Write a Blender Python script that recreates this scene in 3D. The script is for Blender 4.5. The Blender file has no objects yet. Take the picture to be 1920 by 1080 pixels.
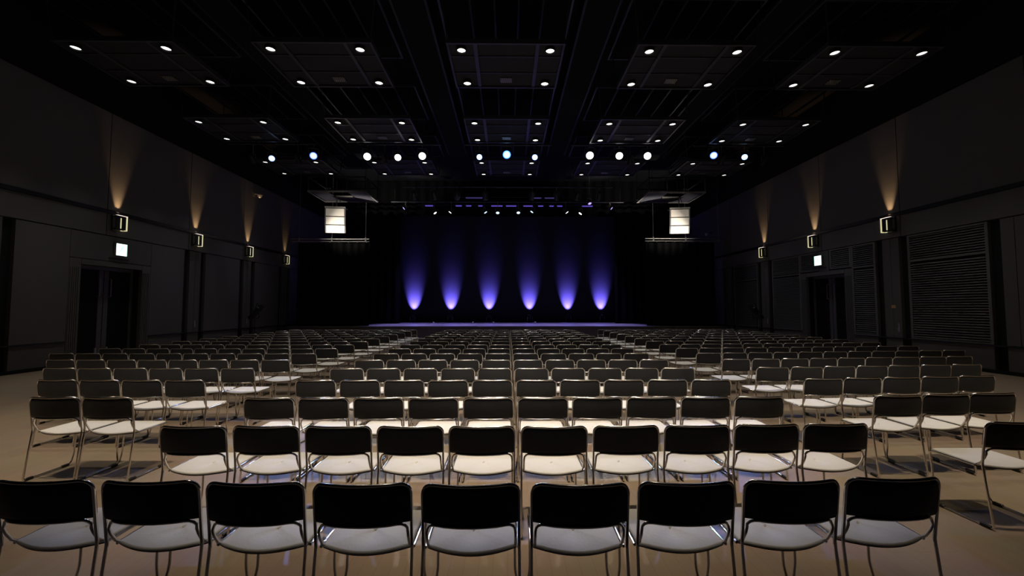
import bpy, math, random
from mathutils import Vector, Matrix

random.seed(4)
R = math.radians
scene = bpy.context.scene
COL = scene.collection

# ------------------------------------------------------------------ camera, world, exposure
cam_d = bpy.data.cameras.new('camera')
cam_d.sensor_fit = 'HORIZONTAL'
cam_d.sensor_width = 36.0
cam_d.lens = 755.0 * 36.0 / 1920.0
cam_d.clip_end = 200
cam = bpy.data.objects.new('camera', cam_d)
COL.objects.link(cam)
cam.location = (0, 0, 1.6)
cam.rotation_euler = (R(90 + 2.88), 0, R(-0.61))
scene.camera = cam

vs = scene.view_settings
vs.view_transform = 'Standard'
vs.look = 'None'
vs.exposure = 0.0
vs.gamma = 1.0
vs.use_curve_mapping = False
scene.cycles.use_denoising = True
scene.cycles.max_bounces = 6
scene.cycles.diffuse_bounces = 3
scene.cycles.glossy_bounces = 3
scene.cycles.sample_clamp_indirect = 3.0
scene.cycles.use_light_tree = True

world = bpy.data.worlds.new('dark_hall')
scene.world = world
world.use_nodes = True
world.node_tree.nodes['Background'].inputs[0].default_value = (0.5, 0.5, 0.6, 1)
world.node_tree.nodes['Background'].inputs[1].default_value = 0.0008


def lamp(name, kind, loc, power, color, target=None, size=60, blend=.6, radius=.06, **kw):
    d = bpy.data.lights.new(name, kind)
    d.energy = power
    d.color = color
    if kind == 'SPOT':
        d.spot_size = R(size)
        d.spot_blend = blend
    d.shadow_soft_size = radius
    for k, v in kw.items():
        setattr(d, k, v)
    o = bpy.data.objects.new(name, d)
    COL.objects.link(o)
    o.location = loc
    if target is not None:
        o.rotation_euler = (Vector(target) - Vector(loc)).to_track_quat('-Z', 'Y').to_euler()
    return o


WARM = (1.0, .85, .66)
WHITE = (1.0, .94, .86)
COOL = (.95, .95, 1.0)
PURPLE = (.17, .125, 1.0)
LAVENDER = (.40, .34, 1.0)
# ceiling downlights: rows (Y) and columns (X), one lamp under every lens
RAFT_X = (-9.5, -4.75, -.05, 4.62, 9.28)
DX = 1.1
RAFT_ROWS = ((9.68, 11.15), (13.62, 15.0), (17.42, 18.92))
ROW_POWER = (180, 150, 110)
COL_POWER = (.8, .95, 1.0, .95, .8)
LENS_Z = 7.98
for ri, ys in enumerate(RAFT_ROWS):
    for ci, xc in enumerate(RAFT_X):
        for y in ys:
            for s in (-1, 1):
                lamp('downlight_beam', 'SPOT', (xc + s * DX, y, LENS_Z - .06), ROW_POWER[ri] * COL_POWER[ci],
                     COOL if ri else WHITE, (xc + s * DX, y, 0), 54, .8, .08)
# the same ceiling goes on over the camera: two more rows of downlights above the picture
for y, p, ahead, size, tint, side in ((7.2, 260, 0, 50, WHITE, .9), (5.75, 260, 0, 46, WHITE, .9), (2.7, 1120, 1.95, 44, WARM, .7)):
    for xc in RAFT_X:
        k = {-.05: 1.25, -4.75: side, 4.62: side}.get(xc, .35)
        for s in (-1, 1):
            lamp('downlight_beam', 'SPOT', (xc + s * DX, y, LENS_Z - .06), p * k, tint, (xc + s * DX, y + ahead, 0), size, .9, .08)
# stage wash from above, front of house beams on the two speaker arrays
for x in (-6.3, -3.8, -1.3, 1.3, 3.8, 6.3):
    lamp('stage_wash_beam', 'SPOT', (x, 23.0, 6.8), 2100, LAVENDER, (x, 23.5, .6), 44, .9, .1)
    lamp('stage_wash_beam', 'SPOT', (x, 25.6, 7.3), 1100, LAVENDER, (x, 25.7, .6), 40, .9, .1)

# ------------------------------------------------------------------ materials
M = {}


def mat(name, color, rough=.6, metal=0., spec=.3, noise=None, bump=None):
    m = bpy.data.materials.new(name)
    m.use_nodes = True
    nt = m.node_tree
    b = nt.nodes['Principled BSDF']
    b.inputs['Base Color'].default_value = (*color, 1)
    b.inputs['Roughness'].default_value = rough
    b.inputs['Metallic'].default_value = metal
    b.inputs['Specular IOR Level'].default_value = spec
    if noise or bump:
        tc = nt.nodes.new('ShaderNodeTexCoord')
        n = nt.nodes.new('ShaderNodeTexNoise')
        n.inputs['Scale'].default_value = (noise or bump)[0]
        n.inputs['Detail'].default_value = 4
        nt.links.new(tc.outputs['Object'], n.inputs['Vector'])
        if noise:
            mx = nt.nodes.new('ShaderNodeMix')
            mx.data_type = 'RGBA'
            a = noise[1]
            mx.inputs[6].default_value = (*[c * (1 - a) for c in color], 1)
            mx.inputs[7].default_value = (*[min(1, c * (1 + a)) for c in color], 1)
            nt.links.new(n.outputs['Fac'], mx.inputs[0])
            nt.links.new(mx.outputs[2], b.inputs['Base Color'])
        if bump:
            bp = nt.nodes.new('ShaderNodeBump')
            bp.inputs['Strength'].default_value = bump[1]
            bp.inputs['Distance'].default_value = .01
            nt.links.new(n.outputs['Fac'], bp.inputs['Height'])
            nt.links.new(bp.outputs['Normal'], b.inputs['Normal'])
    M[name] = m
    return m


def emit(name, color, strength):
    m = bpy.data.materials.new(name)
    m.use_nodes = True
    b = m.node_tree.nodes['Principled BSDF']
    b.inputs['Base Color'].default_value = (*[c * .5 for c in color], 1)
    b.inputs['Emission Color'].default_value = (*color, 1)
    b.inputs['Emission Strength'].default_value = strength
    M[name] = m
    return m


mat('seat_vinyl', (.74, .71, .65), .55, 0, .35, noise=(60, .04), bump=(400, .08))
mat('black_shell', (.034, .037, .043), .5, 0, .35, noise=(40, .15), bump=(300, .05))
mat('chrome', (.74, .71, .67), .2, 1.0)
mat('black_plastic', (.015, .015, .016), .45, 0, .35, noise=(30, .15))
mat('black_metal', (.03, .03, .033), .45, .3, .4, noise=(20, .2))
mat('raft_panel', (.035, .035, .04), .8, 0, .2, noise=(3, .2))
mat('raft_steel', (.10, .10, .125), .4, .6, .4, noise=(12, .15))
mat('ceiling_black', (.012, .012, .014), .9, 0, .1, noise=(2, .2))
mat('wall_panel', (.115, .112, .114), .7, 0, .2, noise=(1.2, .06))
mat('wall_gap', (.02, .02, .022), .8, 0, .1, noise=(2, .1))
mat('rail_black', (.03, .03, .035), .3, .5, .5, noise=(10, .1))
mat('louvre_grey', (.14, .14, .14), .6, 0, .25, noise=(4, .08))
mat('door_black', (.010, .010, .010), .7, 0, .1, noise=(6, .2))
mat('door_grey', (.11, .11, .11), .5, .2, .3, noise=(5, .1))
mat('curtain_black', (.010, .010, .011), .95, 0, .05, noise=(8, .2), bump=(120, .2))
mat('cyc_cloth', (.045, .045, .05), .95, 0, .05, noise=(5, .05), bump=(150, .1))
mat('stage_front', (.20, .185, .18), .7, 0, .2, noise=(3, .06))
mat('speaker_grille', (.55, .52, .48), .6, .1, .3, noise=(90, .12), bump=(260, .4))
mat('speaker_box', (.05, .05, .05), .6, 0, .3, noise=(30, .1))
mat('steel', (.45, .44, .42), .4, .7, .4, noise=(20, .1))
mat('brass_card', (.55, .36, .16), .5, .2, .3, noise=(20, .1))
mat('white_box', (.8, .8, .8), .5, 0, .3, noise=(20, .03))
emit('lens_white', (1, .97, .92), 3)
emit('lamp_white', (1, .97, .94), 4)
emit('lamp_blue', (.28, .55, 1), 3)
emit('lamp_azure', (.10, .55, 1), 3.5)
emit('lamp_violet', (.45, .35, 1), 1.6)
emit('lamp_icy', (.55, .80, 1), 1.8)
emit('violet_glint', (.20, .12, .85), .45)  # glow painted as violet lamp light reflected off dark metal
emit('violet_glint_dim', (.24, .16, .70), .16)  # weaker painted glint for the upper row
emit('sconce_glow', (.86, .80, .45), .75)
emit('sconce_top', (1, .85, .75), 1.2)
emit('exit_face', (.80, 1.0, .93), 1.6)
emit('exit_green', (.45, .95, .78), 1.3)
emit('beacon', (1, .3, .3), .2)


def rim_lens(name, core, rim, r):
    m = emit(name, core, 1.0)
    nt = m.node_tree
    b = nt.nodes['Principled BSDF']
    tc = nt.nodes.new('ShaderNodeTexCoord')
    sx = nt.nodes.new('ShaderNodeSeparateXYZ')
    cx = nt.nodes.new('ShaderNodeCombineXYZ')
    ln = nt.nodes.new('ShaderNodeVectorMath')
    ln.operation = 'LENGTH'
    rp = nt.nodes.new('ShaderNodeValToRGB')
    rp.color_ramp.elements[0].position = r * .62
    rp.color_ramp.elements[0].color = (*core, 1)
    rp.color_ramp.elements[1].position = r * .95
    rp.color_ramp.elements[1].color = (*rim, 1)
    nt.links.new(tc.outputs['Object'], sx.inputs[0])
    nt.links.new(sx.outputs['X'], cx.inputs['X'])
    nt.links.new(sx.outputs['Y'], cx.inputs['Y'])
    nt.links.new(cx.outputs[0], ln.inputs[0])
    nt.links.new(ln.outputs['Value'], rp.inputs[0])
    nt.links.new(rp.outputs[0], b.inputs['Emission Color'])
    b.inputs['Emission Strength'].default_value = 2.5


rim_lens('lamp_blue', (.42, .62, 1), (.015, .07, 1), .145)
rim_lens('lamp_azure', (.38, .75, 1), (.0, .16, 1), .165)


def floor_material():
    m = mat('floor_wood', (.36, .27, .19), .42, 0, .3)
    nt = m.node_tree
    b = nt.nodes['Principled BSDF']
    tc = nt.nodes.new('ShaderNodeTexCoord')
    mp = nt.nodes.new('ShaderNodeMapping')
    mp.inputs['Rotation'].default_value = (0, 0, R(90))
    br = nt.nodes.new('ShaderNodeTexBrick')
    br.inputs['Color1'].default_value = (.31, .235, .165, 1)
    br.inputs['Color2'].default_value = (.295, .222, .155, 1)
    br.inputs['Mortar'].default_value = (.23, .17, .12, 1)
    br.inputs['Scale'].default_value = 1
    br.inputs['Mortar Size'].default_value = .0015
    br.inputs['Brick Width'].default_value = 1.8
    br.inputs['Row Height'].default_value = .09
    n = nt.nodes.new('ShaderNodeTexNoise')
    n.inputs['Scale'].default_value = 2.5
    mx = nt.nodes.new('ShaderNodeMix')
    mx.data_type = 'RGBA'
    mx.blend_type = 'MULTIPLY'
    mx.inputs[0].default_value = .25
    nt.links.new(tc.outputs['Object'], mp.inputs['Vector'])
    nt.links.new(mp.outputs['Vector'], br.inputs['Vector'])
    nt.links.new(tc.outputs['Object'], n.inputs['Vector'])
    nt.links.new(br.outputs['Color'], mx.inputs[6])
    nt.links.new(n.outputs['Color'], mx.inputs[7])
    nt.links.new(mx.outputs[2], b.inputs['Base Color'])


floor_material()


def stage_material():
    m = mat('stage_floor', (.22, .21, .22), .35, 0, .4, noise=(4, .12))


stage_material()


# ------------------------------------------------------------------ mesh helper
class MB:
    def __init__(self):
        self.v, self.f, self.m, self.s = [], [], [], []
        self.cur = 0

    def add(self, vs_, fs, smooth=False, mi=None):
        o = len(self.v)
        self.v += [tuple(p) for p in vs_]
        for f in fs:
            self.f.append([i + o for i in f])
            self.m.append(self.cur if mi is None else mi)
            self.s.append(smooth)

    def box(self, a, b, mi=None):
        x0, x1 = sorted((a[0], b[0]))
        y0, y1 = sorted((a[1], b[1]))
        z0, z1 = sorted((a[2], b[2]))
        self.add([(x0, y0, z0), (x1, y0, z0), (x1, y1, z0), (x0, y1, z0), (x0, y0, z1), (x1, y0, z1), (x1, y1, z1), (x0, y1, z1)],
                 [(0, 3, 2, 1), (4, 5, 6, 7), (0, 1, 5, 4), (1, 2, 6, 5), (2, 3, 7, 6), (3, 0, 4, 7)], mi=mi)
        return self

    def bbox(self, a, b, r, mi=None):
        """box with its edges cut at 45 degrees by r"""
        x0, x1 = sorted((a[0], b[0]))
        y0, y1 = sorted((a[1], b[1]))
        z0, z1 = sorted((a[2], b[2]))
        loops = []
        for z, q in ((z0, r), (z0 + r, 0), (z1 - r, 0), (z1, r)):
            X0, X1, Y0, Y1 = x0 + q, x1 - q, y0 + q, y1 - q
            loops.append([(X0 + r, Y0, z), (X1 - r, Y0, z), (X1, Y0 + r, z), (X1, Y1 - r, z),
                          (X1 - r, Y1, z), (X0 + r, Y1, z), (X0, Y1 - r, z), (X0, Y0 + r, z)])
        self.loft(loops, smooth=False, mi=mi)
        return self

    def loft(self, loops, smooth=False, mi=None, caps=True):
        n = len(loops[0])
        vs_ = [p for l in loops for p in l]
        fs = []
        for k in range(len(loops) - 1):
            for i in range(n):
                j = (i + 1) % n
                fs.append((k * n + i, k * n + j, (k + 1) * n + j, (k + 1) * n + i))
        self.add(vs_, fs, smooth, mi)
        if caps:
            self.add(loops[0], [tuple(range(n - 1, -1, -1))], False, mi)
            self.add(loops[-1], [tuple(range(n))], False, mi)
        return self

    def tube(self, pts, r, n=8, mi=None, smooth=True):
        pts = [Vector(p) for p in pts]
        loops = []
        prev = None
        for i, p in enumerate(pts):
            a = pts[max(i - 1, 0)]
            b = pts[min(i + 1, len(pts) - 1)]
            t = (b - a).normalized()
            if prev is None:
                u = t.orthogonal().normalized()
            else:
                u = (prev - t * prev.dot(t)).normalized()
            prev = u
            w = t.cross(u)
            rr = r[i] if isinstance(r, (list, tuple)) else r
            loops.append([tuple(p + (u * math.cos(2 * math.pi * k / n) + w * math.sin(2 * math.pi * k / n)) * rr) for k in range(n)])
        self.loft(loops, smooth, mi)
        return self

    def lathe(self, prof, n=20, mi=None, mtx=None):
        """profile of (radius, z), turned about z"""
        loops = [[(r * math.cos(2 * math.pi * k / n), r * math.sin(2 * math.pi * k / n), z) for k in range(n)] for r, z in prof]
        if mtx is not None:
            loops = [[tuple(mtx @ Vector(p)) for p in l] for l in loops]
        self.loft(loops, True, mi)
        return self

    def build(self, name, mats, parent=None):
        me = bpy.data.meshes.new(name)
        me.from_pydata(self.v, [], self.f)
        mats = mats if isinstance(mats, (list, tuple)) else [mats]
        for k in mats:
            me.materials.append(M[k])
        me.polygons.foreach_set('material_index', self.m)
        me.polygons.foreach_set('use_smooth', self.s)
        me.update()
        o = bpy.data.objects.new(name, me)
        COL.objects.link(o)
        if parent is not None:
            o.parent = parent
        return o


def fillet(pts, r, n=4):
    """round the inner corners of a polyline"""
    pts = [Vector(p) for p in pts]
    out = [pts[0]]
    for i in range(1, len(pts) - 1):
        p, a, b = pts[i], pts[i - 1], pts[i + 1]
        rr = min(r, (a - p).length * .49, (b - p).length * .49)
        s = p + (a - p).normalized() * rr
        e = p + (b - p).normalized() * rr
        for k in range(n + 1):
            t = k / n
            out.append(s * (1 - t) ** 2 + p * 2 * t * (1 - t) + e * t * t)
    out.append(pts[-1])
    return out


def tag(o, label=None, cat=None, group=None, kind=None):
    if label:
        o['label'] = label
    if cat:
        o['category'] = cat
    if group:
        o['group'] = group
    if kind:
        o['kind'] = kind
    return o


def thing(name, loc, label, cat, group=None, rot=(0, 0, 0)):
    o = bpy.data.objects.new(name, None)
    o.empty_display_size = .1
    COL.objects.link(o)
    o.location = loc
    o.rotation_euler = rot
    return tag(o, label, cat, group)


def copy_thing(src, loc, rot=None, label=None, group=None):
    c = src.copy()
    COL.objects.link(c)
    c.location = loc
    if rot is not None:
        c.rotation_euler = rot
    if label:
        c['label'] = label
    if group:
        c['group'] = group
    for ch in src.children:
        d = ch.copy()
        COL.objects.link(d)
        d.parent = c
        for g in ch.children:
            e = g.copy()
            COL.objects.link(e)
            e.parent = d
    return c


# ------------------------------------------------------------------ the setting
WX = 12.0            # side walls
Y0, Y1 = -6.0, 29.2  # rear wall, stage end wall
CZ = 9.6
STAGE_Y, STAGE_Z = 22.0, .62
tag(MB().box((-WX - .4, Y0, -.2), (WX + .4, Y1, 0)).build('floor', 'floor_wood'), kind='structure')
tag(MB().box((-WX - .4, Y0, CZ), (WX + .4, Y1, CZ + .2)).build('ceiling', 'ceiling_black'), kind='structure')
tag(MB().box((-WX - .4, Y1, 0), (WX + .4, Y1 + .2, CZ)).build('wall_stage', 'ceiling_black'), kind='structure')
tag(MB().box((-WX - .4, Y0 - .2, 0), (WX + .4, Y0, CZ)).build('wall_rear', 'wall_gap'), kind='structure')

PIL = (9.33, 12.43, 15.53, 18.63, 21.73)   # pilaster centres, alike on both walls
DOOR = {-1: (11.42, 13.3), 1: (14.2, 16.02)}
DOOR_H = 2.85


def side_wall(s):
    """s = -1 the plain panelled wall, +1 the louvred wall"""
    mb = MB()
    W = s * WX
    dy0, dy1 = DOOR[s]

    def panel(y0, y1, z0, z1, d=0., mi=0, t=.1):
        mb.box((W + s * d, y0, z0), (W + s * (d + t), y1, z1), mi)

    # dark core behind everything, open at the door
    mb.box((W + s * .1, Y0, 0), (W + s * .38, dy0, CZ), 1)
    mb.box((W + s * .1, dy1, 0), (W + s * .38, Y1, CZ), 1)
    mb.box((W + s * .1, dy0, DOOR_H), (W + s * .38, dy1, CZ), 1)
    # upper panels and frieze, seams at the pilasters
    seams = [Y0] + [p - .36 for p in PIL] + [Y1]
    for a, b in zip(seams, seams[1:]):
        panel(a + .012, b - .012, 4.56, 7.5)
        panel(a + .012, b - .012, 3.80, 4.44)
    # lower zone
    edges = []
    a = Y0
    for p in PIL:
        if dy0 - .4 < p < dy1 + .4:
            continue
        edges.append((a, p - .53))
        edges.append((p - .27, p + .27))
        a = p + .53
    edges.append((a, Y1))
    for a, b in edges:
        segs = [(a, b)]
        if a < dy0 < b:
            segs = [(a, dy0 - .32), (dy1 + .32, b)]
        for c, d in segs:
            pil = (b - a) < .6
            panel(c + .006, d - .006, 0, .66)
            if pil:
                panel(c, (c + d) / 2 - .006, .70, 3.77)
                panel((c + d) / 2 + .006, d, .70, 3.77)
            elif s < 0:
                panel(c, d, .70, 3.77)
            else:
                louv.append((c, d))
    # portal: fluted jambs and a head
    for y0, y1 in ((dy0 - .32, dy0), (dy1, dy1 + .32)):
        panel(y0 + .01, y1 - .01, 0, 3.0)
        n = 5
        for k in range(n):
            yy = y0 + .03 + k * (y1 - y0 - .06) / n
            mb.box((W, yy, .1), (W - s * .018, yy + .03, 2.75), 0)
    panel(dy0, dy1, DOOR_H, 3.0)
    if s < 0:
        panel(dy0 - .31, dy1 + .31, 3.02, 3.77)
    else:
        panel(dy0 + .66, dy1 - .66, 3.02, 3.77)
        louv.append((dy0 - .31, dy0 + .63, 3.05))
        louv.append((dy1 - .63, dy1 + .31, 3.05))
    name = 'wall_left' if s < 0 else 'wall_right'
    o = tag(mb.build(name, ['wall_panel', 'wall_gap']), kind='structure')
    # rails
    t = MB()
    t.box((W - s * .03, Y0, 4.45), (W + s * .09, Y1, 4.55))
    tag(t.build('trim_1' if s < 0 else 'trim_2', 'rail_black'), kind='structure')
    t = MB()
    t.box((W - s * .02, Y0, .665), (W + s * .09, dy0 - .33, .695))
    t.box((W - s * .02, dy1 + .33, .665), (W + s * .09, Y1, .695))
    tag(t.build('trim_3' if s < 0 else 'trim_4', 'rail_black'), kind='structure')
    t = MB()
    t.box((W - s * .015, Y0, 0), (W, dy0 - .33, .09))
    t.box((W - s * .015, dy1 + .33, 0), (W, STAGE_Y, .09))
    tag(t.build('baseboard_left' if s < 0 else 'baseboard_right', 'wall_gap'), kind='structure')
    # the double door, set back in its opening
    d = bpy.data.objects.new('door_1' if s < 0 else 'door_2', None)
    COL.objects.link(d)
    d.location = (W + s * .30, (dy0 + dy1) / 2, 0)
    tag(d, kind='structure')
    h = (dy1 - dy0) / 2
    f = MB()
    f.box((-s * .02, -h, 0), (s * .06, -h + .09, DOOR_H)).box((-s * .02, h - .09, 0), (s * .06, h, DOOR_H)).box((-s * .02, -h + .09, DOOR_H - .1), (s * .06, h - .09, DOOR_H))
    f.build('door_frame', 'door_grey', d)
    for k in (-1, 1):
        l = MB()
        a, b = sorted((k * .012, k * (h - .1)))
        l.box((0, a, .01), (s * .05, b, DOOR_H - .11), 0)
        a, b = sorted((k * .012, k * .15))
        l.box((-s * .012, a, .01), (0, b, DOOR_H - .11), 1)
        lf = l.build('door_leaf', ['door_black', 'door_grey'], d)
        p = MB()
        y = k * .17
        p.tube(fillet([(0, y, 1.95), (-s * .07, y, 1.95), (-s * .07, y, 2.5), (0, y, 2.5)], .03), .012, 8)
        p.build('door_handle', 'steel', lf)
        q = MB()
        q.box((-s * .03, y - .02, .12), (0, y + .02, .42))
        q.build('floor_bolt', 'steel', lf)
    return o


louv = []
side_wall(-1)
side_wall(1)
# louvre panels of the right wall: each is a frame with its slats in one mesh
PANELS = [l if len(l) == 3 else (l[0], l[1], .70) for l in louv]
# wide panels above and beside the door are split as in the photo
for y0, y1, z0 in PANELS:
    if y1 < 8.5 or y0 > 20:
        mb = MB()
        mb.box((WX, y0, z0), (WX + .1, y1, 3.77))
        tag(mb.build('wall_panel', 'wall_panel'), kind='structure')
        continue
    mb = MB()
    fw = .07
    mb.box((WX, y0, z0), (WX + .09, y0 + fw, 3.77)).box((WX, y1 - fw, z0), (WX + .09, y1, 3.77))
    mb.box((WX, y0 + fw, z0), (WX + .09, y1 - fw, z0 + .04)).box((WX, y0 + fw, 3.73), (WX + .09, y1 - fw, 3.77))
    if z0 < 1:
        mb.box((WX, y0 + fw, 2.98), (WX + .09, y1 - fw, 3.04))
    z = z0 + .06
    while z < 3.70:
        if not (z0 < 1 and 2.93 < z < 3.05):
            mb.add([(WX + .005, y0 + fw, z), (WX + .005, y1 - fw, z), (WX + .06, y1 - fw, z + .045), (WX + .06, y0 + fw, z + .045),
                    (WX + .005, y0 + fw, z + .012), (WX + .005, y1 - fw, z + .012), (WX + .06, y1 - fw, z + .057), (WX + .06, y0 + fw, z + .057)],
                   [(0, 1, 2, 3), (7, 6, 5, 4), (0, 4, 5, 1), (3, 2, 6, 7)])
        z += .068
    tag(mb.build('wall_louvre', 'louvre_grey'), kind='structure')

# stage
mb = MB()
mb.box((-WX, STAGE_Y, 0), (WX, Y1, STAGE_Z - .06), 0)
mb.box((-WX, STAGE_Y - .03, STAGE_Z - .06), (WX, Y1, STAGE_Z), 1)
tag(mb.build('stage_platform', ['stage_front', 'stage_floor']), kind='structure')


# ------------------------------------------------------------------ stage cloths
def cloth(name, x0, x1, y, z0, z1, amp, wl, m, label, cat, group=None, seed=0, gather=0.):
    rnd = random.Random(seed)
    n = max(8, int((x1 - x0) / wl * 10))
    ph = [rnd.uniform(0, 6.28) for _ in range(4)]
    zs = [z0 + (z1 - z0) * k / 6 for k in range(7)]
    fr, bk = [], []
    for z in zs:
        row = []
        for i in range(n + 1):
            x = x0 + (x1 - x0) * i / n
            q = amp * (math.sin(2 * math.pi * x / wl + ph[0]) + .5 * math.sin(2 * math.pi * x / (wl * 1.7) + ph[1] + z * .2))
            row.append((x, y + q, z))
        fr.append(row)
    mb = MB()
    loops = []
    t = .012
    for row in fr:
        loops.append([p for p in row] + [(p[0], p[1] + t, p[2]) for p in reversed(row)])
    mb.loft(loops, smooth=True)
    return tag(mb.build(name, m), label, cat, group)


cloth('stage_backdrop', -8.6, 8.6, 28.55, STAGE_Z + .01, 9.0, .008, 1.3, 'cyc_cloth',
      'dark cloth backdrop at the back of the stage lit by six violet beams', 'backdrop', seed=3)
cloth('stage_curtain', -11.6, -7.66, 22.3, STAGE_Z + .01, 5.22, .06, .42, 'curtain_black',
      'black curtain hanging under the pipe below the speaker array by the plain wall', 'curtain', seed=5)
cloth('stage_curtain', 7.72, 11.6, 22.3, STAGE_Z + .01, 5.28, .06, .42, 'curtain_black',
      'black curtain hanging under the pipe below the speaker array by the louvred wall', 'curtain', seed=6)
for s, w in ((-1, 'plain'), (1, 'louvred')):
    a, b = sorted((s * 7.0, s * 9.6))
    cloth('side_curtain', a, b, 26.2, STAGE_Z + .01, 8.6, .07, .5, 'curtain_black',
          'tall black side curtain deep on the stage towards the %s wall' % w, 'curtain', seed=8 + s)
cloth('stage_border', -11.8, 11.8, 25.0, 7.35, CZ - .02, .05, .6, 'curtain_black',
      'black border cloth hanging across above the whole stage', 'curtain', seed=11)
# curtain tracks: a round pipe with a track of small runners below it
for s, w, z in ((-1, 'plain', 5.36), (1, 'louvred', 5.42)):
    t = thing('curtain_track', (s * 9.8, 22.15, z), 'steel curtain pipe and track across the top of the black curtain, %s-wall side' % w, 'curtain track',
              'curtain tracks beside the stage')
    MB().tube([(-2.15, 0, .06), (2.15, 0, .06)], .028, 10).build('pipe', 'steel', t)
    MB().box((-2.15, .0, -.10), (2.15, .05, -.06)).build('track', 'steel', t)
    for k in range(9):
        MB().box((-2.0 + k * .5 - .02, -.02, -.13), (-2.0 + k * .5 + .02, .06, -.06)).build('runner', 'steel', t)
    for x in (-1.7, .1, 1.95):
        MB().box((x - .03, -.03, -.06), (x + .03, .05, .14)).tube([(x, .02, .1), (x, .02, CZ - z)], .008, 6).build('hanger', 'steel', t)

# ------------------------------------------------------------------ ceiling rafts with their downlights
RW, RD0, RD1 = 1.45, -.98, 1.02
ROWN = ('first-row', 'second-row', 'third-row')
COLN = ('raft along plain wall', 'raft second from plain wall', 'middle raft', 'raft second from louvred wall', 'raft along louvred wall')


def make_raft(loc, label):
    t = thing('ceiling_raft', loc, label, 'ceiling raft', 'hanging ceiling rafts')
    p = MB()
    p.box((-RW + .05, RD0 + .05, .06), (RW - .05, RD1 - .05, .10))
    p.build('panel', 'raft_panel', t)
    f = MB()
    for x in (-RW, RW - .05):
        f.box((x, RD0, 0), (x + .05, RD1, .12))
    for y in (RD0, RD1 - .05):
        f.box((-RW + .05, y, 0), (RW - .05, y + .05, .12))
    f.build('rim_frame', 'raft_steel', t)
    b = MB()
    for x in (-.80, .74):
        b.box((x, RD0 + .05, .02), (x + .09, RD1 - .05, .06))
    for y in (-.42, .30):
        b.box((-RW + .05, y, .03), (RW - .05, y + .03, .06))
    b.build('cross_bar', 'raft_steel', t)
    u = MB()
    for x in (-RW - .2, RW + .15):
        u.box((x, RD0 - .2, 1.0), (x + .05, RD1 + .2, 1.06))
    for y in (RD0 - .2, RD1 + .15):
        u.box((-RW - .15, y, 1.0), (RW + .15, y + .05, 1.06))
    for x in (-.9, -.3, .3, .9):
        u.box((x, RD0 - .15, 1.01), (x + .04, RD1 + .15, 1.05))
    u.build('upper_frame', 'raft_steel', t)
    for x in (-RW + .025, RW - .025):
        for y in (RD0 + .03, RD1 - .03):
            h = MB()
            h.tube([(x, y, .1), (x * 1.08, y * 1.1, 1.03), (x * 1.08, y * 1.1, CZ - loc[2])], .018, 6)
            h.build('hanger', 'raft_steel', t)
    v = MB()
    v.box((-.17, .55, .045), (.17, .80, .06), 1)
    for i in range(12):
        for j in range(6):
            if (i + j) % 2 == 0:
                v.box((-.165 + i * .0275, .56 + j * .039, .035), (-.165 + (i + 1) * .0275, .56 + (j + 1) * .039, .046), 0)
    v.build('air_vent', ['steel', 'black_metal'], t)
    return t


raft0 = None
for ri, ys in enumerate(RAFT_ROWS):
    for ci, xc in enumerate(RAFT_X):
        loc = (xc, sum(ys) / 2, 8.0)
        lab = 'dark hanging ceiling raft with four downlights, %s %s' % (ROWN[ri], COLN[ci])
        raft0 = make_raft(loc, lab) if raft0 is None else raft0
        if raft0['label'] != lab:
            copy_thing(raft0, loc, label=lab)

dl = thing('ceiling_downlight', (0, 0, 0), 'x', 'ceiling light', 'downlights in the ceiling rafts')
MB().lathe([(.100, .08), (.122, .06), (.124, -.01), (.116, -.022), (.108, -.022), (.106, .02)], 24).build('trim_ring', 'black_metal', dl)
MB().lathe([(.02, .03), (.106, .03), (.106, .018), (.02, .016)], 24).build('lens', 'lens_white', dl)
first = True
for ri, ys in enumerate(RAFT_ROWS):
    for ci, xc in enumerate(RAFT_X):
        for yi, y in enumerate(ys):
            for s in (-1, 1):
                lab = 'lit round downlight at %s-side %s-wall-side corner of %s %s' % (
                    ('camera', 'stage')[yi], ('plain', 'louvred')[s > 0], ROWN[ri], COLN[ci])
                p = (xc + s * DX, y, LENS_Z)
                if first:
                    dl.location = p
                    dl['label'] = lab
                    first = False
                else:
                    copy_thing(dl, p, label=lab)

# catwalk rails that run along the hall between the raft columns
for k, x in enumerate((-7.1, -2.4, 2.3, 6.95)):
    t = thing('catwalk', (x, 14.5, 8.95), 'dark steel catwalk running to the stage, %s from the plain wall' % ('first', 'second', 'third', 'fourth')[k], 'catwalk',
              'ceiling catwalks')
    for s in (-1, 1):
        b = MB()
        b.box((s * .42 - .03, -10, 0), (s * .42 + .03, 4.5, .12))
        b.build('edge_beam', 'black_metal', t)
    MB().box((-.39, -9.95, .03), (.39, 4.45, .06)).build('deck', 'ceiling_black', t)
    for y in (-8, -4, 0, 4.3):
        h = MB()
        for s in (-1, 1):
            h.box((s * .42 - .015, y - .015, .12), (s * .42 + .015, y + .015, CZ - 8.95))
        h.build('hanger', 'black_metal', t)

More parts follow.
